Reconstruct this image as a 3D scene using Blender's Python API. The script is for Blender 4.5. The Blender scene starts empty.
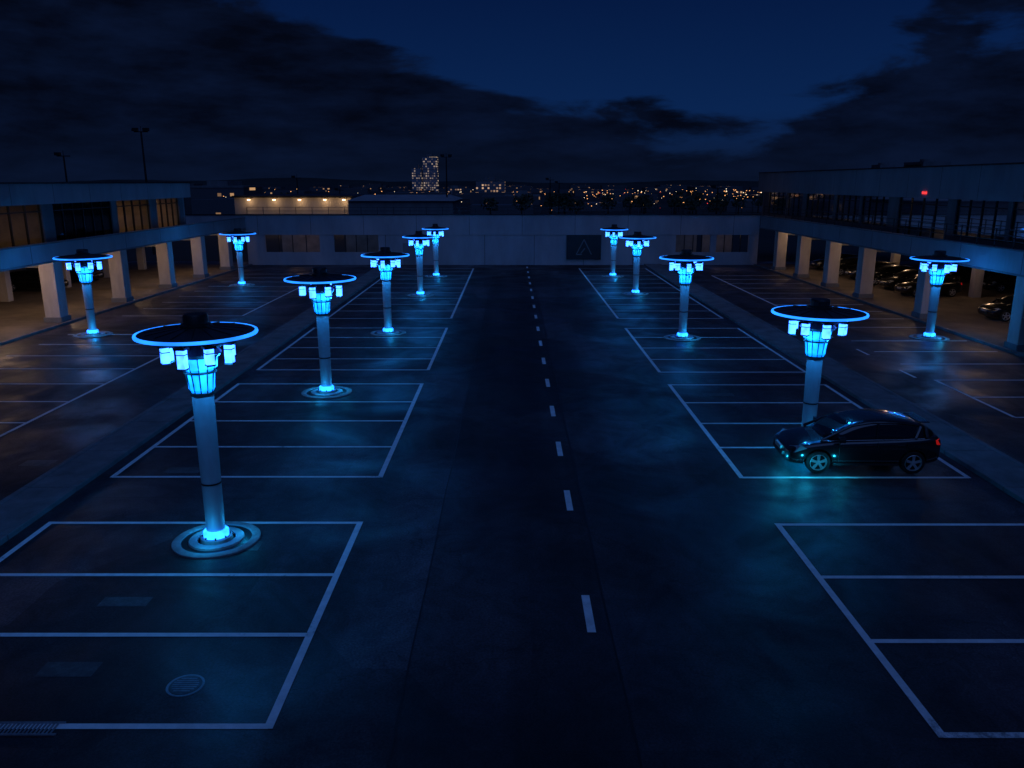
import bpy, bmesh, math, random
from mathutils import Vector, Matrix
random.seed(7)
S=bpy.context.scene
S.view_settings.view_transform='Standard'
S.view_settings.look='None'
S.view_settings.exposure=0
H=8.0
# ------------------------------------------------------------------ helpers
def link(o):
    S.collection.objects.link(o); return o
def empty(name,loc=(0,0,0),rot=0):
    e=bpy.data.objects.new(name,None); e.location=loc; e.rotation_euler=(0,0,rot); e.empty_display_size=.3
    return link(e)
class MB:
    def __init__(s): s.v=[]; s.f=[]; s.m=[]
    def quad(s,a,b,c,d,m=0):
        n=len(s.v); s.v+=[a,b,c,d]; s.f.append((n,n+1,n+2,n+3)); s.m.append(m)
    def box(s,x0,x1,y0,y1,z0,z1,m=0):
        if x0>x1:x0,x1=x1,x0
        if y0>y1:y0,y1=y1,y0
        n=len(s.v)
        s.v+=[(x0,y0,z0),(x1,y0,z0),(x1,y1,z0),(x0,y1,z0),(x0,y0,z1),(x1,y0,z1),(x1,y1,z1),(x0,y1,z1)]
        for f in [(0,3,2,1),(4,5,6,7),(0,1,5,4),(1,2,6,5),(2,3,7,6),(3,0,4,7)]:
            s.f.append(tuple(n+i for i in f)); s.m.append(m)
    def rbox(s,c,sx,sy,sz,ang,m=0):
        n=len(s.v); ca,sa=math.cos(ang),math.sin(ang)
        for z in(-sz/2,sz/2):
            for x,y in((-sx/2,-sy/2),(sx/2,-sy/2),(sx/2,sy/2),(-sx/2,sy/2)):
                s.v.append((c[0]+x*ca-y*sa,c[1]+x*sa+y*ca,c[2]+z))
        for f in [(0,3,2,1),(4,5,6,7),(0,1,5,4),(1,2,6,5),(2,3,7,6),(3,0,4,7)]:
            s.f.append(tuple(n+i for i in f)); s.m.append(m)
    def lathe(s,prof,seg=32,m=0,cx=0,cy=0,a0=0,caps=True):
        n=len(s.v); k=len(prof)
        for i in range(seg):
            a=a0+2*math.pi*i/seg
            for r,z in prof: s.v.append((cx+r*math.cos(a),cy+r*math.sin(a),z))
        for i in range(seg):
            j=(i+1)%seg
            for q in range(k-1):
                s.f.append((n+i*k+q,n+j*k+q,n+j*k+q+1,n+i*k+q+1)); s.m.append(m)
        if caps:
            s.f.append(tuple(n+i*k for i in reversed(range(seg)))); s.m.append(m)
            s.f.append(tuple(n+i*k+k-1 for i in range(seg))); s.m.append(m)
    def tube(s,p,q,r,seg=8,m=0,r2=None):
        p=Vector(p);q=Vector(q);d=(q-p).normalized()
        u=d.orthogonal().normalized(); w=d.cross(u); n=len(s.v); r2=r if r2 is None else r2
        for i in range(seg):
            a=2*math.pi*i/seg; o=u*math.cos(a)+w*math.sin(a)
            s.v.append(tuple(p+o*r)); s.v.append(tuple(q+o*r2))
        for i in range(seg):
            j=(i+1)%seg; s.f.append((n+2*i,n+2*j,n+2*j+1,n+2*i+1)); s.m.append(m)
        s.f.append(tuple(n+2*i for i in reversed(range(seg)))); s.m.append(m)
        s.f.append(tuple(n+2*i+1 for i in range(seg))); s.m.append(m)
    def mesh(s,name,mats,smooth=False,bevel=0):
        me=bpy.data.meshes.new(name); me.from_pydata([tuple(v) for v in s.v],[],s.f)
        for m in mats: me.materials.append(m)
        for p,m in zip(me.polygons,s.m): p.material_index=m; p.use_smooth=smooth
        me.update(); return me
    def obj(s,name,mats,parent=None,smooth=False,bevel=0,auto=False):
        me=s.mesh(name,mats,smooth or auto); o=bpy.data.objects.new(name,me); link(o)
        if auto:
            try: me.set_sharp_from_angle(angle=math.radians(35))
            except Exception: pass
        if bevel:
            b=o.modifiers.new('bev','BEVEL'); b.width=bevel; b.segments=2; b.limit_method='ANGLE'
        if parent: o.parent=parent
        return o

def nodes(m):
    m.use_nodes=True; nt=m.node_tree; return nt,nt.nodes,nt.links
def mat(name,col,rough=.6,metal=0,var=.25,scale=3,bump=0.1,emis=None,estr=0,coat=0,streak=False,spec=.5):
    m=bpy.data.materials.new(name); nt,N,L=nodes(m); b=N['Principled BSDF']
    b.inputs['Roughness'].default_value=rough; b.inputs['Metallic'].default_value=metal
    b.inputs['Coat Weight'].default_value=coat; b.inputs['Specular IOR Level'].default_value=spec
    tc=N.new('ShaderNodeTexCoord'); mp=N.new('ShaderNodeMapping')
    mp.inputs['Scale'].default_value=(scale,scale,scale*(.3 if streak else 1))
    L.new(tc.outputs['Object'],mp.inputs[0])
    no=N.new('ShaderNodeTexNoise'); no.inputs['Scale'].default_value=1; no.inputs['Detail'].default_value=5; no.inputs['Roughness'].default_value=.65
    L.new(mp.outputs[0],no.inputs['Vector'])
    mx=N.new('ShaderNodeMix'); mx.data_type='RGBA'
    mx.inputs[6].default_value=(*[c*(1-var) for c in col],1); mx.inputs[7].default_value=(*[min(1,c*(1+var)) for c in col],1)
    cr=N.new('ShaderNodeValToRGB'); cr.color_ramp.elements[0].position=.3; cr.color_ramp.elements[1].position=.7
    L.new(no.outputs[0],cr.inputs[0]); L.new(cr.outputs[0],mx.inputs[0]); L.new(mx.outputs[2],b.inputs['Base Color'])
    if bump:
        bp=N.new('ShaderNodeBump'); bp.inputs['Strength'].default_value=bump; bp.inputs['Distance'].default_value=.02
        n2=N.new('ShaderNodeTexNoise'); n2.inputs['Scale'].default_value=scale*12; n2.inputs['Detail'].default_value=2
        L.new(tc.outputs['Object'],n2.inputs['Vector']); L.new(n2.outputs[0],bp.inputs['Height']); L.new(bp.outputs[0],b.inputs['Normal'])
    if emis:
        b.inputs['Emission Color'].default_value=(*emis,1); b.inputs['Emission Strength'].default_value=estr
    return m
def glow(name,col,st,scale=4,sample=True):
    m=mat(name,(.5,.6,.7),.4,0,.1,scale,0,col,st); nt,N,L=nodes(m); b=N['Principled BSDF']
    tc=N.new('ShaderNodeTexCoord'); no=N.new('ShaderNodeTexNoise'); no.inputs['Scale'].default_value=scale; no.inputs['Detail'].default_value=1
    L.new(tc.outputs['Object'],no.inputs['Vector'])
    mr=N.new('ShaderNodeMapRange'); mr.inputs[1].default_value=.3; mr.inputs[2].default_value=.7
    mr.inputs[3].default_value=st*.7; mr.inputs[4].default_value=st*1.25
    L.new(no.outputs[0],mr.inputs[0]); L.new(mr.outputs[0],b.inputs['Emission Strength'])
    if not sample: m.cycles.emission_sampling='NONE'
    return m

# ------------------------------------------------------------------ asphalt / ground materials
def asphalt(name,base=.034):
    m=bpy.data.materials.new(name); nt,N,L=nodes(m); b=N['Principled BSDF']
    tc=N.new('ShaderNodeTexCoord')
    def noise(sc,det=6,scale3=(1,1,1),dist=0,rough=.6):
        mp=N.new('ShaderNodeMapping'); mp.inputs['Scale'].default_value=scale3; L.new(tc.outputs['Object'],mp.inputs[0])
        n=N.new('ShaderNodeTexNoise'); n.noise_dimensions='2D'; n.inputs['Scale'].default_value=sc; n.inputs['Detail'].default_value=det
        n.inputs['Distortion'].default_value=dist; n.inputs['Roughness'].default_value=rough
        L.new(mp.outputs[0],n.inputs['Vector']); return n.outputs[0]
    def ramp(x,a,bb,lo,hi):
        r=N.new('ShaderNodeMapRange'); r.inputs[1].default_value=a; r.inputs[2].default_value=bb; r.inputs[3].default_value=lo; r.inputs[4].default_value=hi
        L.new(x,r.inputs[0]); return r.outputs[0]
    def mul(x,y):
        q=N.new('ShaderNodeMath'); q.operation='MULTIPLY'; L.new(x,q.inputs[0]); L.new(y,q.inputs[1]); return q.outputs[0]
    big=ramp(noise(.16,4,(1,1,1),.6),.3,.7,.5,1.6)
    lane=ramp(noise(.6,3,(1,.06,1),.2),.3,.7,.6,1.35)
    fine=ramp(noise(22,2),.3,.7,.6,1.4)
    mid=ramp(noise(1.3,6,(1,1,1),1.0,.75),.35,.65,.7,1.3)
    mp=N.new('ShaderNodeMapping'); mp.inputs['Scale'].default_value=(.23,.17,1); L.new(tc.outputs['Object'],mp.inputs[0])
    vo=N.new('ShaderNodeTexVoronoi'); vo.distance='CHEBYCHEV'; vo.voronoi_dimensions='2D'; vo.inputs['Scale'].default_value=1; vo.inputs['Randomness'].default_value=.8
    L.new(mp.outputs[0],vo.inputs['Vector'])
    sep=N.new('ShaderNodeSeparateColor'); L.new(vo.outputs['Color'],sep.inputs[0])
    patch=ramp(sep.outputs[0],.0,1,.6,1.4)
    v2=N.new('ShaderNodeTexVoronoi'); v2.voronoi_dimensions='2D'; v2.feature='DISTANCE_TO_EDGE'; v2.inputs['Scale'].default_value=.22
    mp2=N.new('ShaderNodeVectorMath'); mp2.operation='ADD'; nn=N.new('ShaderNodeTexNoise'); nn.noise_dimensions='2D'; nn.inputs['Scale'].default_value=.9; nn.inputs['Detail'].default_value=5
    L.new(tc.outputs['Object'],nn.inputs['Vector']); sc=N.new('ShaderNodeVectorMath'); sc.operation='SCALE'; sc.inputs['Scale'].default_value=1.8
    L.new(nn.outputs['Color'],sc.inputs[0]); L.new(tc.outputs['Object'],mp2.inputs[0]); L.new(sc.outputs[0],mp2.inputs[1]); L.new(mp2.outputs[0],v2.inputs['Vector'])
    crack=ramp(v2.outputs['Distance'],.0,.006,.45,1)
    t=mul(mul(mul(big,lane),mul(fine,mid)),mul(patch,crack))
    mx=N.new('ShaderNodeMix'); mx.data_type='RGBA'; mx.inputs[6].default_value=(0,0,0,1); mx.inputs[7].default_value=(base*1.15,base*.92,base*1.08,1)
    mx.clamp_factor=False; L.new(t,mx.inputs[0]); L.new(mx.outputs[2],b.inputs['Base Color'])
    rr=ramp(noise(.35,4,(1,1,1),.5),.3,.7,.34,.75); L.new(rr,b.inputs['Roughness'])
    b.inputs['Specular IOR Level'].default_value=.42
    bp=N.new('ShaderNodeBump'); bp.inputs['Strength'].default_value=.45; bp.inputs['Distance'].default_value=.01
    L.new(noise(45,2),bp.inputs['Height']); L.new(bp.outputs[0],b.inputs['Normal'])
    return m
M_as=asphalt('asphalt',.042); M_as2=asphalt('resurfaced_asphalt',.026)
def paintmat(name,col,wear=.5):
    m=mat(name,col,.6,0,.2,3,.2); nt,N,L=nodes(m); b=N['Principled BSDF']
    tc=N.new('ShaderNodeTexCoord'); no=N.new('ShaderNodeTexNoise'); no.inputs['Scale'].default_value=5; no.inputs['Detail'].default_value=8; no.inputs['Roughness'].default_value=.8
    L.new(tc.outputs['Object'],no.inputs['Vector'])
    n2=N.new('ShaderNodeTexNoise'); n2.inputs['Scale'].default_value=.35; n2.inputs['Detail'].default_value=3; L.new(tc.outputs['Object'],n2.inputs['Vector'])
    ad=N.new('ShaderNodeMath'); ad.operation='ADD'; L.new(no.outputs[0],ad.inputs[0]); L.new(n2.outputs[0],ad.inputs[1])
    mr=N.new('ShaderNodeMapRange'); mr.inputs[1].default_value=1.56*wear; mr.inputs[2].default_value=1.56*wear+.2; mr.inputs[3].default_value=.15; mr.inputs[4].default_value=1
    L.new(ad.outputs[0],mr.inputs[0])
    src=b.inputs['Base Color'].links[0].from_socket
    mx=N.new('ShaderNodeMix'); mx.data_type='RGBA'; mx.inputs[6].default_value=(.05,.05,.055,1); L.new(mr.outputs[0],mx.inputs[0]); L.new(src,mx.inputs[7]); L.new(mx.outputs[2],b.inputs['Base Color'])
    return m
M_pt=paintmat('road_paint',(.9,.9,.9),.42)
M_pf=paintmat('faded_paint',(.13,.13,.13),.58)
M_cc=mat('concrete_kerb',(.17,.17,.175),.85,0,.35,1.2,.4)
M_pad=mat('concrete_pad',(.28,.29,.30),.8,0,.3,3,.3)
M_wall=mat('painted_concrete',(.35,.36,.38),.75,0,.2,.5,.15,streak=True)
M_wall2=mat('grey_concrete',(.2,.21,.22),.8,0,.25,.6,.25,streak=True)
M_col=mat('column_concrete',(.55,.51,.47),.8,0,.2,1.5,.2,streak=True)
M_dark=mat('dark_metal',(.02,.022,.025),.45,.3,.3,5,.05)
M_roof=mat('roofing',(.06,.06,.065),.9,0,.3,.8,.3)
M_pole=mat('painted_steel_pole',(.48,.52,.58),.45,.0,.15,2.5,.06,streak=True)
M_canopy=mat('canopy_metal',(.05,.055,.07),.4,.4,.2,3,.05)
M_floor=mat('deck_floor',(.17,.14,.12),.8,0,.35,.6,.3)
M_int=mat('interior_wall',(.33,.26,.20),.8,0,.3,.8,.1)
M_rail=mat('rail_steel',(.06,.065,.07),.5,.6,.2,3,0)
M_blk=glow('lamp_block_glow',(.03,.145,1.0),7,6)
M_rim=glow('lamp_rim_glow',(.012,.20,1.0),2.1,2)
M_col_g=glow('lamp_collar_glow',(.0,.15,.8),2.6,5)
M_bg=glow('lamp_base_glow',(.008,.13,.9),7,5)
M_warm=glow('warm_fixture',(1,.6,.3),6)
M_red=glow('red_sign_light',(1,.04,.02),1.2,4,False)
def glassmat(name,tint=(.7,.74,.78)):
    m=bpy.data.materials.new(name); nt,N,L=nodes(m); out=N['Material Output']; N.remove(N['Principled BSDF'])
    t=N.new('ShaderNodeBsdfTransparent'); t.inputs[0].default_value=(*tint,1); g=N.new('ShaderNodeBsdfGlossy'); g.inputs['Roughness'].default_value=.04
    f=N.new('ShaderNodeFresnel'); f.inputs[0].default_value=1.4; x=N.new('ShaderNodeMixShader')
    no=N.new('ShaderNodeTexNoise'); no.inputs['Scale'].default_value=.6; tc=N.new('ShaderNodeTexCoord'); L.new(tc.outputs['Object'],no.inputs['Vector'])
    bp=N.new('ShaderNodeBump'); bp.inputs['Strength'].default_value=.03; L.new(no.outputs[0],bp.inputs['Height']); L.new(bp.outputs[0],g.inputs['Normal'])
    L.new(f.outputs[0],x.inputs[0]); L.new(t.outputs[0],x.inputs[1]); L.new(g.outputs[0],x.inputs[2]); L.new(x.outputs[0],out.inputs[0])
    return m
M_glass=glassmat('window_glass')

# ------------------------------------------------------------------ ground
g=MB(); g.quad((-5000,-200,-.012),(5000,-200,-.012),(5000,9000,-.012),(-5000,9000,-.012))
M_gr=mat('ground_dirt',(.03,.032,.03),.95,0,.4,.02,.3)
g.obj('ground',[M_gr])
g=MB(); g.quad((-50,-30,0),(50,-30,0),(50,84,0),(-50,84,0)); g.obj('parking_lot',[M_as])
g=MB(); g.quad((-1.75,-30,.003),(1.83,-30,.003),(1.83,79.5,.003),(-1.75,79.5,.003)); g.obj('road',[M_as2])
mk=MB(); Z1=.008
def lat(x0,x1,y,w=.125): mk.quad((x0,y-w/2,Z1),(x1,y-w/2,Z1),(x1,y+w/2,Z1),(x0,y+w/2,Z1))
def lon(x,y0,y1,w=.14,z=Z1+.004): mk.quad((x-w/2,y0,z),(x+w/2,y0,z),(x+w/2,y1,z),(x-w/2,y1,z))
rowsL=[[1.31,1.626,1.913,2.243],[2.632,2.959,3.308,3.616,3.96],[4.274,4.556,4.88,5.22,5.574]]
b4=[5.98+.36*i for i in range(11)]
for bl in rowsL+[b4]:
    for r in bl: lat(-11.16,-3.68,r*H)
    lon(-3.68,bl[0]*H-.06,bl[-1]*H+.06); lon(-11.16,bl[0]*H-.06,bl[-1]*H+.06)
rowsR=[[1.285,1.60,1.90,2.23],[2.625,2.95,3.27,3.60,3.94],[4.22,4.54,4.87,5.22,5.56]]
for bl in rowsR+[b4]:
    for r in bl: lat(6.4,12.72,r*H)
    lon(6.4,bl[0]*H-.06,bl[-1]*H+.06); lon(12.72,bl[0]*H-.06,bl[-1]*H+.06)
for y in [1.72,2.42,2.935,3.46,3.98]+[4.5+.52*i for i in range(11)]:
    lon(1.46,y*H-.68,y*H+.68,.16)
yy=[2.6+.34*i for i in range(9)]
for r in yy: lat(-24,-16.6,r*H)
lon(-16.6,yy[0]*H,yy[-1]*H)
yy=[6.1+.36*i for i in range(9)]
for r in yy: lat(-24,-16.6,r*H)
lon(-16.6,yy[0]*H,yy[-1]*H)
yy=[3.36+.34*i for i in range(3)]
for r in yy: lat(17.6,23.6,r*H)
lon(17.6,yy[0]*H,yy[-1]*H)
yy=[4.42+.34*i for i in range(3)]+[5.6+.36*i for i in range(10)]
for r in yy: lat(17.6,23.6,r*H)
for r in (4.18,4.75,5.3): lon(17.0,r*H-.7,r*H+.7,.13)
lon(17.6,5.6*H,8.84*H)
mk.obj('parking_bay_markings',[M_pt])
fp=MB()
for x,y,w,d in [(-7.6,14.2,.95,.36),(-7.5,11.95,.95,.42),(-13.9,22.2,.9,.5),(-15.3,27,1.1,.5),(-6.1,16.7,.8,.5),(-19,22,1.2,.5),(14.9,28.5,1.0,.5),(-9.4,21.6,1.0,.5),
                (8,30,1.2,.4),(-20,60,2,.7),(15.5,20.4,.8,.5),(-13,47,1,.6)]:
    fp.quad((x-w/2,y-d/2,.004),(x+w/2,y-d/2,.004),(x+w/2,y+d/2,.004),(x-w/2,y+d/2,.004))
fp.obj('faded_bay_numbers',[M_pf])
sm=MB()
for x0,w in ((1.83,.035),(-1.75,.03)):
    ys=[i*2.5 for i in range(0,33)]; pts=[(x0+random.uniform(-.04,.04),y) for y in ys]
    for a,b in zip(pts,pts[1:]): sm.quad((a[0]-w/2,a[1],.006),(a[0]+w/2,a[1],.006),(b[0]+w/2,b[1],.006),(b[0]-w/2,b[1],.006))
M_tar=mat('tar_seam',(.008,.008,.009),.45,0,.2,4,.1)
for y in (19.5,33,52):
    xs=[-11+i*2 for i in range(13)]; pts=[(x,y+random.uniform(-.06,.06)) for x in xs]
    for a,b in zip(pts,pts[1:]): sm.quad((a[0],a[1]-.015,.0045),(b[0],b[1]-.015,.0045),(b[0],b[1]+.015,.0045),(a[0],a[1]+.015,.0045))
sm.obj('tar_seams',[M_tar])
for x0,x1 in((-13.05,-11.6),(13.1,14.75)):
    k=MB(); y=-10
    while y<79:
        y2=y+3; k.box(x0,x0+.18,y,y2-.02,-.02,.13); k.box(x1-.18,x1,y,y2-.02,-.02,.13); k.box(x0+.19,x1-.19,y,y2-.025,-.02,.122); y=y2
    k.obj('raised_walkway',[M_cc],bevel=.02)
e=empty('manhole_cover',(-5.35,11.5,0)); m=MB(); m.lathe([(.25,.0),(.25,.012),(.23,.014)],40,0)
for i in range(-3,4):
    w=math.sqrt(max(0,.21**2-(i*.055)**2)); m.box(-w,w,i*.055-.014,i*.055+.014,.0145,.021,1)
m.lathe([(.30,.0),(.30,.008),(.26,.008),(.26,.0)],40,1,caps=False)
M_iron=mat('cast_iron',(.10,.11,.12),.5,.5,.3,8,.2); M_iron2=mat('worn_iron',(.25,.27,.3),.5,.4,.3,8,.2)
m.obj('cover',[M_iron,M_iron2],e)
e=empty('drain_grate',(-7.15,10.42,0)); m=MB()
for i in range(30): m.box(-1.5+i*.06+.0,-1.5+i*.06+.03,-.12,.12,.013,.022)
m.box(-1.55,.35,-.15,-.12,.0,.024); m.box(-1.55,.35,.12,.15,.0,.024); m.obj('grate',[M_iron2],e)

def plight(name,loc,p,col=(1,.62,.36),r=.15,parent=None):
    l=bpy.data.lights.new(name,'POINT'); l.energy=p; l.color=col; l.shadow_soft_size=r
    o=bpy.data.objects.new(name,l); o.location=loc; link(o)
    if parent: o.parent=parent
    return o
# ------------------------------------------------------------------ street lamps
LC=(.015,.33,1.0)
def lamp(X,Y,h,sc=1.0):
    near=Y<35
    e=empty('street_lamp',(X,Y,0)); e.rotation_euler[2]=random.uniform(.2,.5)
    b=MB(); b.lathe([(.97,-.01),(.97,.035),(.95,.045),(.78,.045),(.77,.02)],48,0,caps=False)
    b.lathe([(.77,.02),(.62,.02)],48,1,caps=False)
    b.lathe([(.62,.02),(.60,.06),(.42,.065),(.41,.03)],48,0,caps=False)
    b.lathe([(.41,.03),(.36,.03),(.35,.11),(.31,.13),(.26,.13)],40,0,caps=True)
    for i in range(8):
        a=i*math.pi/4; b.tube((.3*math.cos(a),.3*math.sin(a),.12),(.3*math.cos(a),.3*math.sin(a),.17),.02,6,1)
    b.obj('base',[M_pad,M_dark],e,auto=True)
    c=MB(); c.lathe([(.28,.13),(.28,.25),(.235,.29)],32,0); c.obj('base_light',[M_bg],e,auto=True)
    for a in ((-1.9,.2,2.2) if near else (-1.5,)): plight('base_uplight',(.62*math.cos(a),.62*math.sin(a),.34),6 if near else 8,(.01,.42,1),.008,e)
    p=MB(); p.lathe([(.205,.1),(.215,1.4),(.235,h-1.2),(.235,h-1.15)],32,0)
    p.lathe([(.222,1.4),(.222,1.44)],32,1); p.obj('pole',[M_pole,M_dark],e,auto=True)
    s=sc
    k=MB()
    k.lathe([(.25*s,h-1.3),(.30*s,h-1.22),(.33*s,h-.86)],12,0)
    k.lathe([(.30*s,h-.82),(.40*s,h-.74),(.42*s,h-.50)],12,0)
    k.obj('lantern',[M_col_g],e)
    d=MB(); d.lathe([(.24*s,h-1.36),(.28*s,h-1.36),(.28*s,h-1.3),(.24*s,h-1.3)],24,0)
    d.lathe([(.28*s,h-.86),(.38*s,h-.86),(.38*s,h-.82),(.28*s,h-.82)],24,0)
    d.lathe([(.3*s,h-.5),(.47*s,h-.5),(.52*s,h-.42),(.3*s,h-.12)],24,0)
    for i in range(12):
        a=2*math.pi*i/12; ca,sa=math.cos(a),math.sin(a)
        d.tube((.27*s*ca,.27*s*sa,h-1.32),(.35*s*ca,.35*s*sa,h-.84),.015,5); d.tube((.36*s*ca,.36*s*sa,h-.84),(.45*s*ca,.45*s*sa,h-.48),.015,5)
    nb=8
    g=MB()
    for i in range(nb):
        a=2*math.pi*(i+.5)/nb; ca,sa=math.cos(a),math.sin(a); r=.76*s
        dz=.06 if i%2 else 0
        d.tube((.42*s*ca,.42*s*sa,h-.30),(r*ca,r*sa,h-.16),.035,6)
        d.rbox((r*ca,r*sa,h-.20),.26*s,.26*s,.05,a)
        d.rbox((r*ca,r*sa,h-.585-dz),.20*s,.20*s,.03,a)
        g.rbox((r*ca,r*sa,h-.395-dz/2),.16*s,.18*s,.34+dz,a)
        d.rbox((r*ca,r*sa,h-.33),.185*s,.202*s,.018,a)
        if near and i%2==0: plight('block_light',(r*ca*1.05,r*sa*1.05,h-.80),34,LC,.02,e)
    if not near:
        for a in (1.2,-1.3,-2.8): plight('block_light',(.7*math.cos(a),.7*math.sin(a),h-.9),38,LC,.02,e)
    d.obj('frame',[M_dark],e); g.obj('light_blocks',[M_blk],e)
    R=1.37*s
    t=MB(); t.lathe([(.3*s,h-.12),(.9*s,h-.09),(R-.06,h-.035),(R-.06,h+.03),(R-.25,h+.06),(.5*s,h+.13),(.33*s,h+.15)],64,0,caps=False)
    t.lathe([(.28*s,h+.12),(.28*s,h+.38),(.25*s,h+.42)],28,1); t.lathe([(.36*s,h+.12),(.36*s,h+.20),(.30*s,h+.22)],28,1)
    for i in range(16):
        a=2*math.pi*i/16; t.tube((.4*s*math.cos(a),.4*s*math.sin(a),h+.145),((R-.2)*math.cos(a),(R-.2)*math.sin(a),h+.06),.012,4,1)
    t.obj('canopy',[M_canopy,M_dark],e,auto=True)
    r=MB(); r.lathe([(R-.058,h-.03),(R,h-.03),(R+.01,h),(R,h+.03),(R-.058,h+.032)],48,0,caps=False); r.obj('rim_light',[M_rim],e,auto=True)
    return e
for a in [(-6.80,17.0,4.84,.92),(-7.25,30.3,4.45,.97),(-6.75,43,4.22,.93),(-6.65,58,4.2,.86),(-6.6,70,4.1,.83),
          (-22.6,42.5,4.15,1.02),(-21.6,64,4.05,1.0),
          (9.2,23.75,4.2,1.0),(9.0,41.6,4.2,1.0),(9.1,58.8,4.1,.97),(8.8,70,4.05,.86),(22.05,41.6,4.15,1.0)]:
    lamp(*a)

# ------------------------------------------------------------------ car
M_car=mat('black_car_paint',(.012,.013,.015),.2,.3,.1,3,0,coat=1.0)
M_cg=mat('car_glass',(.004,.005,.006),.05,0,.1,3,0,spec=.9)
M_tyre=mat('tyre_rubber',(.012,.012,.012),.85,0,.2,10,.2)
M_alloy=mat('alloy_wheel',(.6,.61,.63),.35,.5,.1,5,0)
M_tail=mat('tail_light',(.5,.01,.01),.15,0,.1,5,0,(1,.02,.015),.25,coat=1)
M_head=mat('headlamp_lens',(.5,.55,.6),.1,.4,.1,6,0,coat=1)
M_chr=mat('chrome_trim',(.5,.5,.52),.25,1,.05,5,0)
M_plate=mat('number_plate',(.5,.5,.48),.5,0,.1,20,0)
def ringmesh(rings,matfn,name,mats,sub=2):
    v=[];f=[];mi=[];k=len(rings[0])
    for r in rings: v+=r
    for i in range(len(rings)-1):
        for j in range(k):
            q=(j+1)%k; f.append((i*k+j,i*k+q,(i+1)*k+q,(i+1)*k+j)); mi.append(matfn(i,j))
    f.append(tuple(range(k-1,-1,-1))); mi.append(0); n=(len(rings)-1)*k; f.append(tuple(n+j for j in range(k))); mi.append(0)
    me=bpy.data.meshes.new(name); me.from_pydata(v,[],f)
    for m in mats: me.materials.append(m)
    for p,m in zip(me.polygons,mi): p.material_index=m; p.use_smooth=True
    bm=bmesh.new(); bm.from_mesh(me); bmesh.ops.recalc_face_normals(bm,faces=bm.faces); bm.to_mesh(me); bm.free()
    o=bpy.data.objects.new(name,me); link(o)
    if sub:
        s=o.modifiers.new('s','SUBSURF'); s.levels=sub; s.render_levels=sub
    return o
def bake(o):
    dg=bpy.context.evaluated_depsgraph_get(); me=bpy.data.meshes.new_from_object(o.evaluated_get(dg)); o.modifiers.clear(); o.data=me
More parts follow.
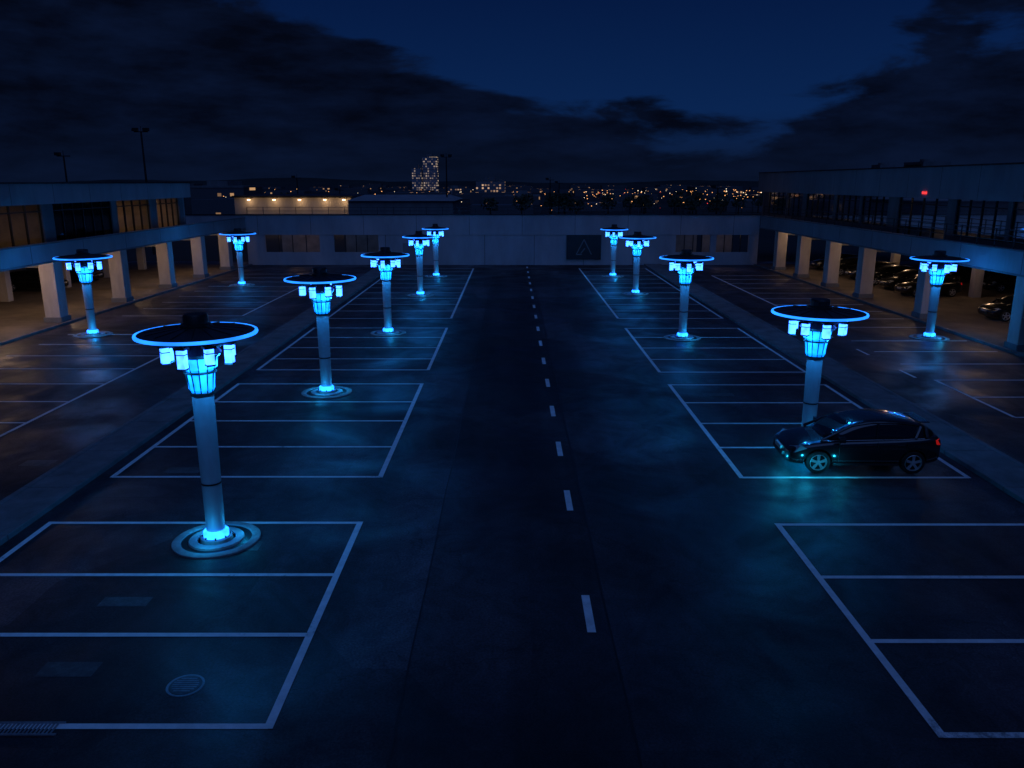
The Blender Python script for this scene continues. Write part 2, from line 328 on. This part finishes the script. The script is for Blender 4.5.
def build_car():
    parts=[]
    st=[(-2.15,.60,.34,.56,.58),(-2.10,.76,.24,.66,.69),(-1.93,.84,.20,.76,.80),(-1.5,.895,.19,.87,.94),(-1.0,.905,.19,.94,1.02),(-.3,.905,.19,.97,1.0),(.5,.905,.19,1.0,1.02),
        (1.2,.905,.19,1.04,1.06),(1.65,.885,.21,1.08,1.10),(1.92,.84,.25,1.09,1.13),(2.03,.80,.30,1.02,1.07),(2.08,.70,.40,.86,.90)]
    rings=[]
    for x,w,zb,zt,zc in st:
        h=[(0,zb),(.8*w,zb),(.965*w,zb+.09),(w,zb+.45*(zt-zb)),(.985*w,zt-.14*(zt-zb)),(.90*w,zt),(.5*w,.4*zt+.6*zc),(0,zc)]
        rings.append([(x,-y,z) for y,z in h]+[(x,y,z) for y,z in reversed(h[1:-1])])
    body=ringmesh(rings,lambda i,j:0,'body',[M_car,M_dark])
    cut=MB()
    for x in(-1.32,1.28):
        for s in(-1,1): cut.tube((x,s*.55,.33),(x,s*1.1,.33),.385,32,0)
    cm=cut.mesh('cut',[M_dark]); co=bpy.data.objects.new('cut',cm); link(co)
    bo=body.modifiers.new('b','BOOLEAN'); bo.object=co; bo.operation='DIFFERENCE'; bo.solver='EXACT'
    bpy.context.view_layer.update(); bake(body); bpy.data.objects.remove(co)
    for p in body.data.polygons: p.use_smooth=True
    try: body.data.set_sharp_from_angle(angle=math.radians(40))
    except Exception: pass
    parts.append(body)
    gs=[(-1.25,.76,.92,.70,.96),(-.42,.80,.95,.62,1.42),(.15,.81,.97,.64,1.53),(.80,.81,.98,.64,1.52),(1.55,.80,1.02,.62,1.42),(2.0,.74,1.05,.66,1.12)]
    rings=[]
    for x,wb,zb,wt,zt in gs:
        h=[(0,zb-.05),(wb,zb-.05),(wb,zb+.02),(wt+.04,zt-.06),(wt-.06,zt),(0,zt+.025)]
        rings.append([(x,-y,z) for y,z in h]+[(x,y,z) for y,z in reversed(h[1:-1])])
    def mf(i,j):
        if j in(2,7): return 1
        if j in(3,4,5,6): return 1 if i in(0,4) else 0
        return 0
    gh=ringmesh(rings,mf,'cabin',[M_car,M_cg],2); bake(gh); parts.append(gh)
    t=MB()
    for s in(-1,1):
        def P(i,f):
            x,wb,zb,wt,zt=gs[i]; return Vector((x,s*(wb+(wt+.03-wb)*f),zb+.02+(zt-.06-zb-.02)*f))
        for i in range(4): t.tube(P(i,.95),P(i+1,.95),.026,6,0)
        t.tube(P(0,.0),P(1,.95),.03,6,0)
        a=P(2,0)+Vector((.1,0,0)); b=P(2,.95)+Vector((.15,0,0)); t.tube(a,b,.032,6,0)
        a=Vector((1.30,s*.80,1.02)); b=P(4,.90)+Vector((-.08,0,0)); t.tube(a,b,.06,6,0)
        a=Vector((1.62,s*.79,1.04)); b=P(4,.90)+Vector((.05,0,-.02)); t.tube(a,b,.07,6,0)
        for i in range(4):
            t.tube(P(i,0)+Vector((0,s*.012,-.01)),P(i+1,0)+Vector((0,s*.012,-.01)),.009,6,1)
        for x in(-.78,.27,1.08): t.box(x-.006,x+.006,s*.895,s*.9085,.34,.95,2)
        t.box(-.92,.88,s*.89,s*.915,.25,.31,2)
        for x in(.02,.90): t.box(x-.09,x+.09,s*.895,s*.925,.83,.855,0)
        t.tube((-.72,s*.86,.97),(-.76,s*1.0,1.02),.03,6,0); t.box(-.86,-.70,s*.93,s*1.09,.97,1.11,0)
    t.box(1.50,1.78,-.52,.52,1.40,1.425,0)
    o=t.obj('trim',[M_car,M_chr,M_dark],bevel=.006); parts.append(o)
    l=MB()
    for s in(-1,1):
        def poly(n,c,out,mi):
            c=Vector(c); k=len(n)
            vs=[Vector(p)+(Vector(p)-c).normalized()*out for p in n]+[Vector(p)-(Vector(p)-c).normalized()*.1 for p in n]
            b=len(l.v); l.v+=[tuple(v) for v in vs]; l.f.append(tuple(b+i for i in range(k))); l.m.append(mi)
            for i in range(k): l.f.append((b+i,b+(i+1)%k,b+k+(i+1)%k,b+k+i)); l.m.append(mi)
        poly([(-2.08,s*.52,.60),(-1.96,s*.80,.60),(-1.66,s*.885,.74),(-1.80,s*.80,.80),(-2.0,s*.52,.71)],(-1.6,s*.4,.6),.03,0)
        poly([(2.04,s*.60,.86),(2.0,s*.78,.84),(1.9,s*.85,.86),(1.88,s*.85,.99),(1.97,s*.76,1.02),(2.03,s*.60,.97)],(1.6,s*.4,.85),.014,1)
    l.box(-2.185,-2.11,-.4,.4,.40,.50,3); l.box(-2.19,-2.11,-.25,.25,.52,.62,2)
    l.box(2.075,2.11,-.26,.26,.56,.68,2)
    parts.append(l.obj('lights_and_plates',[M_head,M_tail,M_plate,M_dark]))
    for wn,x,s in(('wheel_fl',-1.32,-1),('wheel_fr',-1.32,1),('wheel_rl',1.28,-1),('wheel_rr',1.28,1)):
        w=MB(); w.lathe([(.20,-.10),(.31,-.105),(.33,-.08),(.33,.08),(.31,.105),(.235,.11),(.22,.05)],36,0)
        w.lathe([(.235,.108),(.225,.116),(.212,.07),(.212,.04)],36,1,caps=False)
        w.lathe([(.06,.05),(.06,.10),(.03,.11)],16,1)
        for i in range(5):
            a=2*math.pi*i/5+.3
            for da in(-.14,.14):
                w.rbox((.135*math.cos(a+da),.135*math.sin(a+da),.085),.18,.032,.03,a+da*.3,1)
        o=w.obj(wn,[M_tyre,M_alloy],auto=True)
        o.data.transform(Matrix.Rotation(math.radians(90*( -s)),4,'X')); o.location=(x,s*.80,.33); parts.append(o)
    return parts
car_parts=build_car()
def place_car(X,Y,rot,parts,first=False,sc=1):
    e=empty('parked_car',(X,Y,.0 if abs(X)<20 else .06),rot); e.scale=(sc,sc,sc)
    for p in parts:
        o=p if first else p.copy()
        if not first: link(o)
        o.parent=e
    return e
hero=place_car(10.0,22.2,math.radians(-1),car_parts,True); hero.scale=(1.02,1,1)
for X,Y,r in[(30.2,47.2,0),(30.0,57.6,.05),(30.3,60.9,0),(30.1,64.3,0),(30.3,67.5,0),(30.0,71,0),(30.2,75,0),(37.5,60,0),(37.5,66,0),
             (-36,60.5,math.pi),(-36,66,math.pi)]:
    place_car(X,Y,r,car_parts)
m=MB(); m.box(-1.85,-1.1,-.5,.5,.182,.19); m.obj('added_glow_strip',[glow('added_glow',(.0,.3,.7),3)],hero)  # glowing strip added under the nose for the cyan pool, not a car part
for x,y,p in((-2.2,-.65,12),(-1.75,-1.2,9),(-.8,-1.15,6)): plight('ground_pool_fill',(x,y,.42),p,(.01,.48,.85),.006,hero)  # bare point lights added around the front to spread cyan over the asphalt

# ------------------------------------------------------------------ buildings
def deck(side,X,cols,z0,z1,depth,y0,y1,name,floor,lights,power):
    e=empty(name); s=side
    m=MB()
    m.box(s*X,s*(X+.3),y0,y1,z0,z1,0)
    m.box(s*(X+.3),s*(X+depth),y0,y1,z0+.15,z1-.85,1)
    m.box(s*(X-.06),s*(X+.36),y0,y1,z1,z1+.07,1)
    m.box(s*(X-.05),s*(X-.001),y0,y1,z0-.0,z0+.10,1)
    y=y0+3
    while y<y1: m.box(s*(X-.004),s*X,y-.015,y+.015,z0+.101,z1,2); y+=5.5
    m.obj('deck',[M_wall,M_wall2,M_dark],e)
    m=MB()
    for y in cols:
        m.box(s*(X+.1),s*(X+1.0),y-.45,y+.45,.0,z0+.14,0)
        m.box(s*(X+.02),s*(X+1.08),y-.53,y+.53,0,.35,1)
        m.box(s*(X+1.0),s*(X+depth-.1),y-.25,y+.25,z0-.35,z0+.15,1)
        m.box(s*(X+8.2),s*(X+8.8),y-.3,y+.3,0,z0-.35,0)
    m.obj('columns',[M_col,M_wall2],e,bevel=.03)
    m=MB(); m.box(s*(X+depth),s*(X+depth+.3),y0,y1,0,z1,0)
    y=y0+2
    while y<y1-4: m.box(s*(X+depth-.06),s*(X+depth),y,y+2.6,.06,2.4,1); y+=6.3
    m.obj('back_wall',[M_int,M_dark],e)
    f=MB(); f.box(s*(X-.2),s*(X+depth),y0,y1,-.02,.06,0); f.box(s*(X-.4),s*(X-.2),y0,y1,-.02,.12,1); f.obj('floor',[floor,M_cc],e)
    r=MB(); xr=X+.15
    for zz in(.35,.62,.9): r.box(s*(xr-.02),s*(xr+.02),y0,y1,z1+.06+zz-.02,z1+.06+zz+.02)
    y=y0
    while y<y1: r.box(s*(xr-.025),s*(xr+.025),y-.025,y+.025,z1+.07,z1+1.0); y+=1.6
    if side>0: r.obj('railing',[M_rail],e)
    pp=MB()
    for (px,pz,pr) in((3.4,z0-.45,.07),(3.75,z0-.42,.045),(6,z0-.5,.1)): pp.tube((s*(X+px),y0,pz),(s*(X+px),y1,pz),pr,8)
    pp.obj('service_pipes',[M_wall2],e)
    fx=MB()
    for (lx,ly,q) in lights:
        fx.box(s*(X+lx)-.5,s*(X+lx)+.5,ly-.08,ly+.08,z0-.02,z0+.06); plight('deck_light',(s*(X+lx),ly,z0-.25),power*q,parent=e)
    fx.obj('light_fixtures',[M_warm],e)
    return e
LF=[(2.4,39,1.5),(2.2,43.5,2.0),(2.4,51,1.6),(2.4,59,1.4),(2.4,66,1.2),(2.4,73,1.0),(7,47,.8)]
deck(-1,26.2,[38,46.6,54.7,62.2,69,75.5],3.55,4.6,16,30,80,'parking_structure',M_floor,LF,50)
LF=[(1.9,44,.7),(1.9,52.5,.8),(1.9,60,.7),(1.9,66,.7),(1.9,73,.8),(8,56,.3),(8,68,.3)]
deck(1,24.4,[38.5,48,56.7,62.8,69.2,75.2],3.6,4.75,18,30,80,'parking_structure',M_floor,LF,46)

def office(side,X,depth,y0,y1,zb,zw,zt,bays,name,over=.5):
    e=empty(name); s=side; m=MB()
    m.box(s*(X-over),s*(X-over+.25),y0-.2,y1+.3,zw,zt,0); m.box(s*(X-over+.25),s*(X+depth),y0-.2,y1+.05,zw+.1,zt-.35,1)
    m.box(s*(X-over-.06),s*(X-over+.3),y0-.26,y1+.36,zt,zt+.09,2)
    m.box(s*(X-over+.25),s*(X+depth),y1+.05,y1+.3,zw+.05,zt,0)
    m.box(s*X,s*(X+depth),y1-.25,y1,zb,zw+.09,0); m.box(s*(X+depth),s*(X+depth+.25),y0,y1,zb,zt-.1,0)
    m.box(s*X,s*(X+depth),y0,y1-.26,zb-.02,zb+.04,3)
    y=y0+4
    while y<y1: m.box(s*(X-over-.003),s*(X-over),y-.012,y+.012,zw,zt,2); y+=4.2
    m.obj('shell',[M_wall,M_roof,M_dark,M_floor],e)
    w=MB(); gl=MB(); it=MB()
    prev=y0
    for (a,b,lit,mull,sill) in bays:
        w.box(s*X,s*(X+.3),prev,a,zb,zw+.09,0)
        if sill>0: w.box(s*(X+.002),s*(X+.28),a,b,zb,zb+sill,0)
        gl.quad((s*(X+.14),a,zb+sill),(s*(X+.14),b,zb+sill),(s*(X+.14),b,zw+.09),(s*(X+.14),a,zw+.09))
        n=max(1,int(round((b-a)/mull)))
        for i in range(n+1):
            yy=a+(b-a)*i/n; w.box(s*(X+.08),s*(X+.2),yy-.035,yy+.035,zb+sill,zw+.08,1)
        w.box(s*(X+.085),s*(X+.195),a,b,zw-.45,zw-.39,1); w.box(s*(X+.085),s*(X+.195),a,b,zb+sill,zb+sill+.06,1)
        it.box(s*(X+5),s*(X+5.1),a,b,zb,zw+.09,0); it.box(s*(X+.31),s*(X+5),b+.02,b+.12,zb,zw+.09,0); it.box(s*(X+.31),s*(X+5),a-.12,a-.02,zb,zw+.09,0)
        for q in range(int((b-a)/1.2)):
            yy=a+.6+q*1.2+random.uniform(-.2,.2); hh=random.uniform(.7,2.2); it.box(s*(X+random.uniform(2.5,4)),s*(X+4.6),yy-.4,yy+.4,zb+.04,zb+hh,1)
        if lit:
            it.box(s*(X+2.0),s*(X+3.0),(a+b)/2-.6,(a+b)/2+.6,zw-.02,zw+.03,2)
            plight('room_light',(s*(X+2.0),a+(b-a)*random.uniform(.3,.7),zw-.4),lit,parent=e)
        prev=b
    w.box(s*X,s*(X+.3),prev,y1-.26,zb,zw+.09,0)
    w.obj('facade',[M_wall2,M_dark],e); gl.obj('glazing',[M_glass],e); it.obj('rooms',[M_int,M_dark,M_warm],e)
    return e,m
office(-1,27.6,14,32,69,3.9,6.75,7.9,[(34,40,4,1.5,.5),(40.6,48,7,1.5,.5),(49.2,56.4,0,1.2,.5),(57.2,62.4,8,1.3,.5),(63.6,67.9,5,1.2,.5)],'office_building')
office(1,26.9,16,30,88,3.9,7.0,8.9,[(33,38.5,0,1.4,.9),(39,44,0,1.3,.9),(44.4,49.6,0,1.3,.9),(50.6,57,40,1.6,.2),(58.6,63,0,1.1,1.0),(63.4,68,8,1.1,1.0),(68.6,75,18,1.3,1.0),(76,80,28,1.3,.9),(80.5,86,40,1.3,.9)],'office_building')
e=empty('rooftop_air_handler',(31,62,8.55)); m=MB(); m.box(-1,1,-1.5,1.5,0,.9); m.lathe([(.5,.9),(.5,1.1)],20,0); m.box(-1.02,-1,-1.2,1.2,.2,.7,1); m.obj('casing',[M_wall2,M_dark],e)
e=empty('rooftop_air_handler',(30,67,8.55)); m=MB(); m.box(-.6,.6,-.8,.8,0,.8); m.lathe([(.4,.8),(.4,.95)],20,0); m.obj('casing',[M_wall2,M_dark],e)
e=empty('illuminated_sign',(26.35,52.6,7.25)); m=MB(); m.box(-.0,.046,-.28,.28,-.0,.16); m.obj('face',[M_red],e)

e=empty('perimeter_wall'); m=MB()
zt=4.85; zb=2.95; Y=80.05
m.box(-32,24.35,Y,Y+.35,zb,zt,0); m.box(-32,24.35,Y-.07,Y+.42,zt,zt+.09,1)
segs=[(-26.2,-24.4),(-19,-17.6),(-13.2,16.2),(19.6,20.2),(23.4,24.35)]
for a,b in segs: m.box(a,b,Y+.06,Y+.33,0,zb,0)
for a,b in[(-24.4,-19),(-17.6,-13.2),(16.2,19.6),(20.2,23.4)]:
    m.box(a,b,Y+.062,Y+.32,0,1.25,0); m.box(a,b,Y+6,Y+6.2,0,3.2,3)
    for i in range(1,4): xx=a+(b-a)*i/4; m.box(xx-.04,xx+.04,Y+.1,Y+.16,1.25,zb,1)
for x in [-12.5+i*4.9 for i in range(6)]: m.box(x-.02,x+.02,Y+.052,Y+.06,0,zb-.01,1)
for x in [-25+i*5.2 for i in range(10)]: m.box(x-.015,x+.015,Y-.004,Y,zb,zt,1)
m.box(-10.8,-9.6,Y+.03,Y+.06,0,2.15,2)
m.obj('wall',[M_wall,M_dark,M_wall2,M_int],e)
plight('wall_light',(-22,Y+3,2.8),14,parent=e); plight('wall_light',(21.8,Y+3,2.8),8,parent=e)
m=MB(); xx=-26
while xx<24.3: m.box(xx-.025,xx+.025,Y+.15,Y+.2,zt+.09,zt+.75); xx+=1.6
for zz in(.4,.75): m.box(-26,24.3,Y+.155,Y+.195,zt+zz-.02,zt+zz+.02)
m.obj('railing',[M_rail],e)
e=empty('wall_sign',(7.1,79.9,1.75)); m=MB(); m.box(-1.7,1.7,-.0,.12,-1.2,1.2,0)
for a,b in[((-.75,-.7),(0,.75)),((0,.75),(.75,-.7)),((-.75,-.7),(-.2,-.7)),((.1,-.1),(-.3,-.6))]:
    m.tube((a[0],-.02,a[1]),(b[0],-.02,b[1]),.05,6,1)
for s in(-1,1): m.box(s*1.7,s*1.62,-.03,0,-1.2,1.2,2)
m.obj('panel',[mat('sign_black',(.012,.013,.016),.5),M_wall2,M_dark],e)

def mast(px,ytop,Y,heads=2):
    X=(px-512)/800*(Y*.97+.6); zt=8+(182-ytop)/825*Y
    e=empty('floodlight_mast',(X,Y,0)); m=MB(); m.tube((0,0,0),(0,0,zt),.16,10,0,.09); m.box(-.75,.75,-.08,.08,zt-.05,zt+.05)
    for i in range(heads):
        x=-.6+1.2*i/max(1,heads-1); m.box(x-.3,x+.3,-.3,.1,zt+.06,zt+.4)
    m.tube((0,0,zt),(0,0,zt+.6),.03,6); m.obj('mast',[M_dark],e)
mast(149,134,92,2); mast(447,158,130,2); mast(70,157,95,1); mast(298,178,150,1); mast(550,180,160,1); mast(559,183,170,1); mast(717,188,110,1); mast(340,190,150,1)

M_wh=mat('warehouse_cladding',(.42,.36,.28),.7,0,.2,.5,.1,streak=True)
e=empty('warehouse'); m=MB(); m.box(-44,-25.5,130,150,0,5.6,0); m.box(-44.3,-25.2,129.7,150.3,5.6,5.9,1)
for x in range(-42,-26,4): m.box(x,x+2.4,129.95,130,0,3,2)
fx=MB()
for x in(-41.5,-37.5,-33.5,-29.5,-26.5):
    fx.box(x-.2,x+.2,129.2,129.5,5.2,5.35); plight('wall_flood',(x,129.0,5.0),34,(1,.66,.38),.1,e)
m.obj('shell',[M_wh,M_dark,M_wall2],e); fx.obj('fixtures',[M_warm],e)
e=empty('warehouse'); m=MB(); m.box(-25,-9,125,145,0,5.2,0)
n=len(m.v); m.v+=[(-25.3,124.7,5.2),(-8.7,124.7,5.2),(-8.7,145.3,5.2),(-25.3,145.3,5.2),(-24,134,6.0),(-10,134,6.0)]
for f in[(0,1,5,4),(2,3,4,5),(1,2,5),(3,0,4)]: m.f.append(tuple(n+i for i in f)); m.m.append(1)
m.obj('shell',[M_wall2,M_wall],e)

def tower_mat(name,dens,warm=(1,.62,.3),st=.9,cw=2.2,ch=1.9,base=.12):
    m=bpy.data.materials.new(name); nt,N,L=nodes(m); b=N['Principled BSDF']; b.inputs['Base Color'].default_value=(base,base*1.05,base*1.15,1); b.inputs['Roughness'].default_value=.6
    tc=N.new('ShaderNodeTexCoord'); dv=N.new('ShaderNodeVectorMath'); dv.operation='DIVIDE'; dv.inputs[1].default_value=(cw,cw*3,ch); L.new(tc.outputs['Object'],dv.inputs[0])
    fl=N.new('ShaderNodeVectorMath'); fl.operation='FLOOR'; L.new(dv.outputs[0],fl.inputs[0])
    wn=N.new('ShaderNodeTexWhiteNoise'); wn.noise_dimensions='3D'; L.new(fl.outputs[0],wn.inputs[0])
    gt=N.new('ShaderNodeMath'); gt.operation='GREATER_THAN'; gt.inputs[1].default_value=1-dens; L.new(wn.outputs[0],gt.inputs[0])
    w2=N.new('ShaderNodeTexWhiteNoise'); w2.noise_dimensions='4D'; w2.inputs['W'].default_value=3.3; L.new(fl.outputs[0],w2.inputs[0])
    fr=N.new('ShaderNodeVectorMath'); fr.operation='FRACTION'; L.new(dv.outputs[0],fr.inputs[0]); sx=N.new('ShaderNodeSeparateXYZ'); L.new(fr.outputs[0],sx.inputs[0])
    def lt(s,v):
        q=N.new('ShaderNodeMath'); q.operation='LESS_THAN'; q.inputs[1].default_value=v; L.new(s,q.inputs[0]); return q.outputs[0]
    def mul(a,c):
        q=N.new('ShaderNodeMath'); q.operation='MULTIPLY'; L.new(a,q.inputs[0])
        if isinstance(c,float): q.inputs[1].default_value=c
        else: L.new(c,q.inputs[1])
        return q.outputs[0]
    k=mul(mul(mul(gt.outputs[0],lt(sx.outputs[0],.6)),lt(sx.outputs[2],.55)),float(st)); k=mul(k,w2.outputs[0])
    b.inputs['Emission Color'].default_value=(*warm,1); L.new(k,b.inputs['Emission Strength']); m.cycles.emission_sampling='NONE'; return m
M_t1=tower_mat('tower_windows',.5,(1,.74,.52),.42,1.5,1.7,.35); M_t2=tower_mat('block_windows',.07,(1,.55,.25),.6,2,1.8); M_t3=tower_mat('apartment_windows',.45,(1,.6,.34),.7,1.5,1.5,.25)
def tower(px0,px1,ytop,Y,mt,d=14):
    x0=(px0-512)/800*Y*.97; x1=(px1-512)/800*Y*.97; z=8+(182-ytop)/825*Y
    e=empty('high_rise_building',((x0+x1)/2,Y,0)); w=(x1-x0)/2; m=MB(); m.box(-w,w,0,d,0,z,0); m.box(-w*.5,w*.3,3,d-3,z,z+1.6,1); m.box(-w-.15,w+.15,-.15,d+.15,z-.5,z+.1,1)
    for i in range(1,int(z/3.4)): m.box(-w-.12,w+.12,-.12,0,i*3.4-.1,i*3.4+.05,1)
    m.obj('tower',[mt,M_wall2],e)
tower(412,421,168,600,M_t1); tower(423,437,157,610,M_t1); tower(476,505,180,430,M_t3,20); tower(190,243,186,260,M_t2,20); tower(505,540,195,300,M_t2); tower(446,464,188,520,M_t3)
cm=MB()
for i in range(150):
    Y=random.uniform(190,1300); X=random.uniform(-.75,.75)*Y; w=random.uniform(6,22)*(1+Y/1500); h=random.uniform(2.0,4.2)+ (random.random()<.06)*3
    cm.box(X-w/2,X+w/2,Y,Y+w*.8,-.2,h,0)
e=empty('city_skyline'); cm.obj('low_buildings',[M_t2],e)
for nm,col,st,n in(('amber_lights',(1,.42,.12),2.0,170),('white_lights',(1,.78,.5),2.2,60),('red_lights',(1,.05,.03),1.4,12)):
    q=MB()
    for i in range(n):
        Y=random.uniform(180,480); X=random.uniform(-.42,.30)*Y
        if random.random()<.5: X=random.uniform(.08,.31)*Y
        z=random.uniform(1.6,4.6); r=Y*.00048*random.uniform(.6,1.6)
        q.lathe([(r*.3,z-r*.6),(r,z),(r*.3,z+r*.6)],6,0,X,Y)
        q.tube((X,Y+r,0),(X,Y+r,z),.05,4,1)
    q.obj(nm,[glow(nm+'_m',col,st,4,False),M_dark],e)
h=MB(); pts=[]
for i in range(161):
    x=-2400+30*i; z=10+5*math.sin(i*.13)+3*math.sin(i*.41+1)+random.uniform(0,1.6); pts.append((x,z))
for a,b in zip(pts,pts[1:]): h.quad((a[0],1900,-1),(b[0],1900,-1),(b[0],2000,b[1]),(a[0],2000,a[1])); h.quad((a[0],2000,a[1]),(b[0],2000,b[1]),(b[0],2400,-1),(a[0],2400,-1))
h.obj('hills',[mat('hill_cover',(.03,.04,.035),1,0,.4,.01,0)])
M_leaf=mat('foliage',(.045,.07,.04),.8,0,.5,.8,0)
tl=MB()
for t in range(34):
    cx=random.uniform(-60,75); cy=random.uniform(165,230)
    if -48<cx<-6: continue
    H0=random.uniform(3.5,5.5)
    tl.tube((cx,cy,0),(cx,cy,H0*.7),.2,6,1,.08)
    for i in range(150):
        a=random.uniform(0,6.28); rr=random.random()**.5*2.1; z=H0*.45+random.random()*H0*.6; k=1-abs(z/H0-.7)*1.1
        c=Vector((cx+rr*k*math.cos(a),cy+rr*k*math.sin(a),z)); u=Vector((random.uniform(-1,1),random.uniform(-1,1),random.uniform(-1,1))).normalized()*.35; w=u.orthogonal().normalized()*.3
        tl.quad(c-u,c-w,c+u,c+w,0)
tl.obj('distant_trees',[M_leaf,M_dark])

# ------------------------------------------------------------------ world
W=bpy.data.worlds.new('World'); S.world=W; W.use_nodes=True; N=W.node_tree.nodes; L=W.node_tree.links; N.clear()
out=N.new('ShaderNodeOutputWorld'); bg=N.new('ShaderNodeBackground'); L.new(bg.outputs[0],out.inputs[0])
tc=N.new('ShaderNodeTexCoord'); sp=N.new('ShaderNodeSeparateXYZ'); L.new(tc.outputs['Generated'],sp.inputs[0])
def ma(op,a,b=None,c=None,clamp=False):
    q=N.new('ShaderNodeMath'); q.operation=op; q.use_clamp=clamp
    for i,x in enumerate((a,b,c)):
        if x is None: continue
        if isinstance(x,(int,float)): q.inputs[i].default_value=x
        else: L.new(x,q.inputs[i])
    return q.outputs[0]
ay=ma('ADD',ma('ABSOLUTE',sp.outputs[1]),.05); u=ma('DIVIDE',sp.outputs[0],ay); v=ma('MAXIMUM',sp.outputs[2],0)
cb=N.new('ShaderNodeCombineXYZ'); L.new(ma('MULTIPLY',u,4.0),cb.inputs[0]); L.new(ma('MULTIPLY',v,15.0),cb.inputs[1]); L.new(ma('MULTIPLY',sp.outputs[1],.7),cb.inputs[2])
n1=N.new('ShaderNodeTexNoise'); n1.inputs['Scale'].default_value=1.2; n1.inputs['Detail'].default_value=9; n1.inputs['Roughness'].default_value=.56; n1.inputs['Distortion'].default_value=.3; L.new(cb.outputs[0],n1.inputs['Vector'])
n2=N.new('ShaderNodeTexNoise'); n2.inputs['Scale'].default_value=1.9; n2.inputs['Detail'].default_value=8; n2.inputs['Roughness'].default_value=.6; L.new(cb.outputs[0],n2.inputs['Vector'])
t=ma('ADD',ma('ADD',.062,ma('MULTIPLY',ma('MAXIMUM',ma('SUBTRACT',.0,u),0),.5)),ma('MULTIPLY',ma('MAXIMUM',ma('SUBTRACT',u,.20),0),.31))
den=ma('ADD',ma('MULTIPLY',ma('SUBTRACT',t,v),12.0),ma('MULTIPLY',ma('SUBTRACT',n1.outputs[0],.5),3.6))
mr=N.new('ShaderNodeMapRange'); mr.interpolation_type='SMOOTHSTEP'; mr.inputs[1].default_value=-.18; mr.inputs[2].default_value=.28; L.new(den,mr.inputs[0])
cr=N.new('ShaderNodeValToRGB'); e0=cr.color_ramp.elements; e0[0].position=0; e0[0].color=(.004,.012,.042,1); e0[1].position=1; e0[1].color=(.0035,.010,.045,1)
x=e0.new(.08); x.color=(.003,.018,.080,1); x=e0.new(.22); x.color=(.0013,.0085,.048,1)
L.new(v,cr.inputs[0])
cc=N.new('ShaderNodeValToRGB'); e1=cc.color_ramp.elements; e1[0].position=.36; e1[0].color=(.0010,.0021,.0070,1); e1[1].position=.66; e1[1].color=(.0026,.0066,.025,1); L.new(n2.outputs[0],cc.inputs[0])
mx=N.new('ShaderNodeMix'); mx.data_type='RGBA'; L.new(mr.outputs[0],mx.inputs[0]); L.new(cr.outputs[0],mx.inputs[6]); L.new(cc.outputs[0],mx.inputs[7])
hz=N.new('ShaderNodeMapRange'); hz.inputs[1].default_value=.0; hz.inputs[2].default_value=.07; hz.inputs[3].default_value=.5; hz.inputs[4].default_value=0; L.new(v,hz.inputs[0])
hx=N.new('ShaderNodeMix'); hx.data_type='RGBA'; hx.inputs[7].default_value=(.0030,.0075,.026,1); L.new(hz.outputs[0],hx.inputs[0]); L.new(mx.outputs[2],hx.inputs[6])
sk=N.new('ShaderNodeTexSky'); sk.sky_type='NISHITA'; sk.sun_disc=False; sk.sun_elevation=math.radians(-4); sk.sun_rotation=math.radians(180)
sc=N.new('ShaderNodeMix'); sc.data_type='RGBA'; sc.blend_type='MULTIPLY'; sc.inputs[0].default_value=1; L.new(sk.outputs[0],sc.inputs[6]); sc.inputs[7].default_value=(.003,.006,.022,1)
ad=N.new('ShaderNodeMix'); ad.data_type='RGBA'; ad.blend_type='ADD'; ad.inputs[0].default_value=1; L.new(hx.outputs[2],ad.inputs[6]); L.new(sc.outputs[2],ad.inputs[7])
L.new(ad.outputs[2],bg.inputs[0]); bg.inputs[1].default_value=1.0
sl=bpy.data.lights.new('ambient_fill','SUN'); sl.energy=.30; sl.angle=math.radians(50); sl.color=(.15,.32,1); so=bpy.data.objects.new('ambient_fill',sl); so.rotation_euler=(math.radians(36),0,math.radians(12)); link(so)  # soft blue fill added from behind the camera to lift the ambient level

cd=bpy.data.cameras.new('camera'); cd.sensor_width=36; cd.lens=36*800/1024; cd.clip_end=12000; cd.clip_start=.1
co=bpy.data.objects.new('camera',cd); co.location=(0,0,8); co.rotation_euler=(math.radians(90-14.17),0,0); link(co); S.camera=co
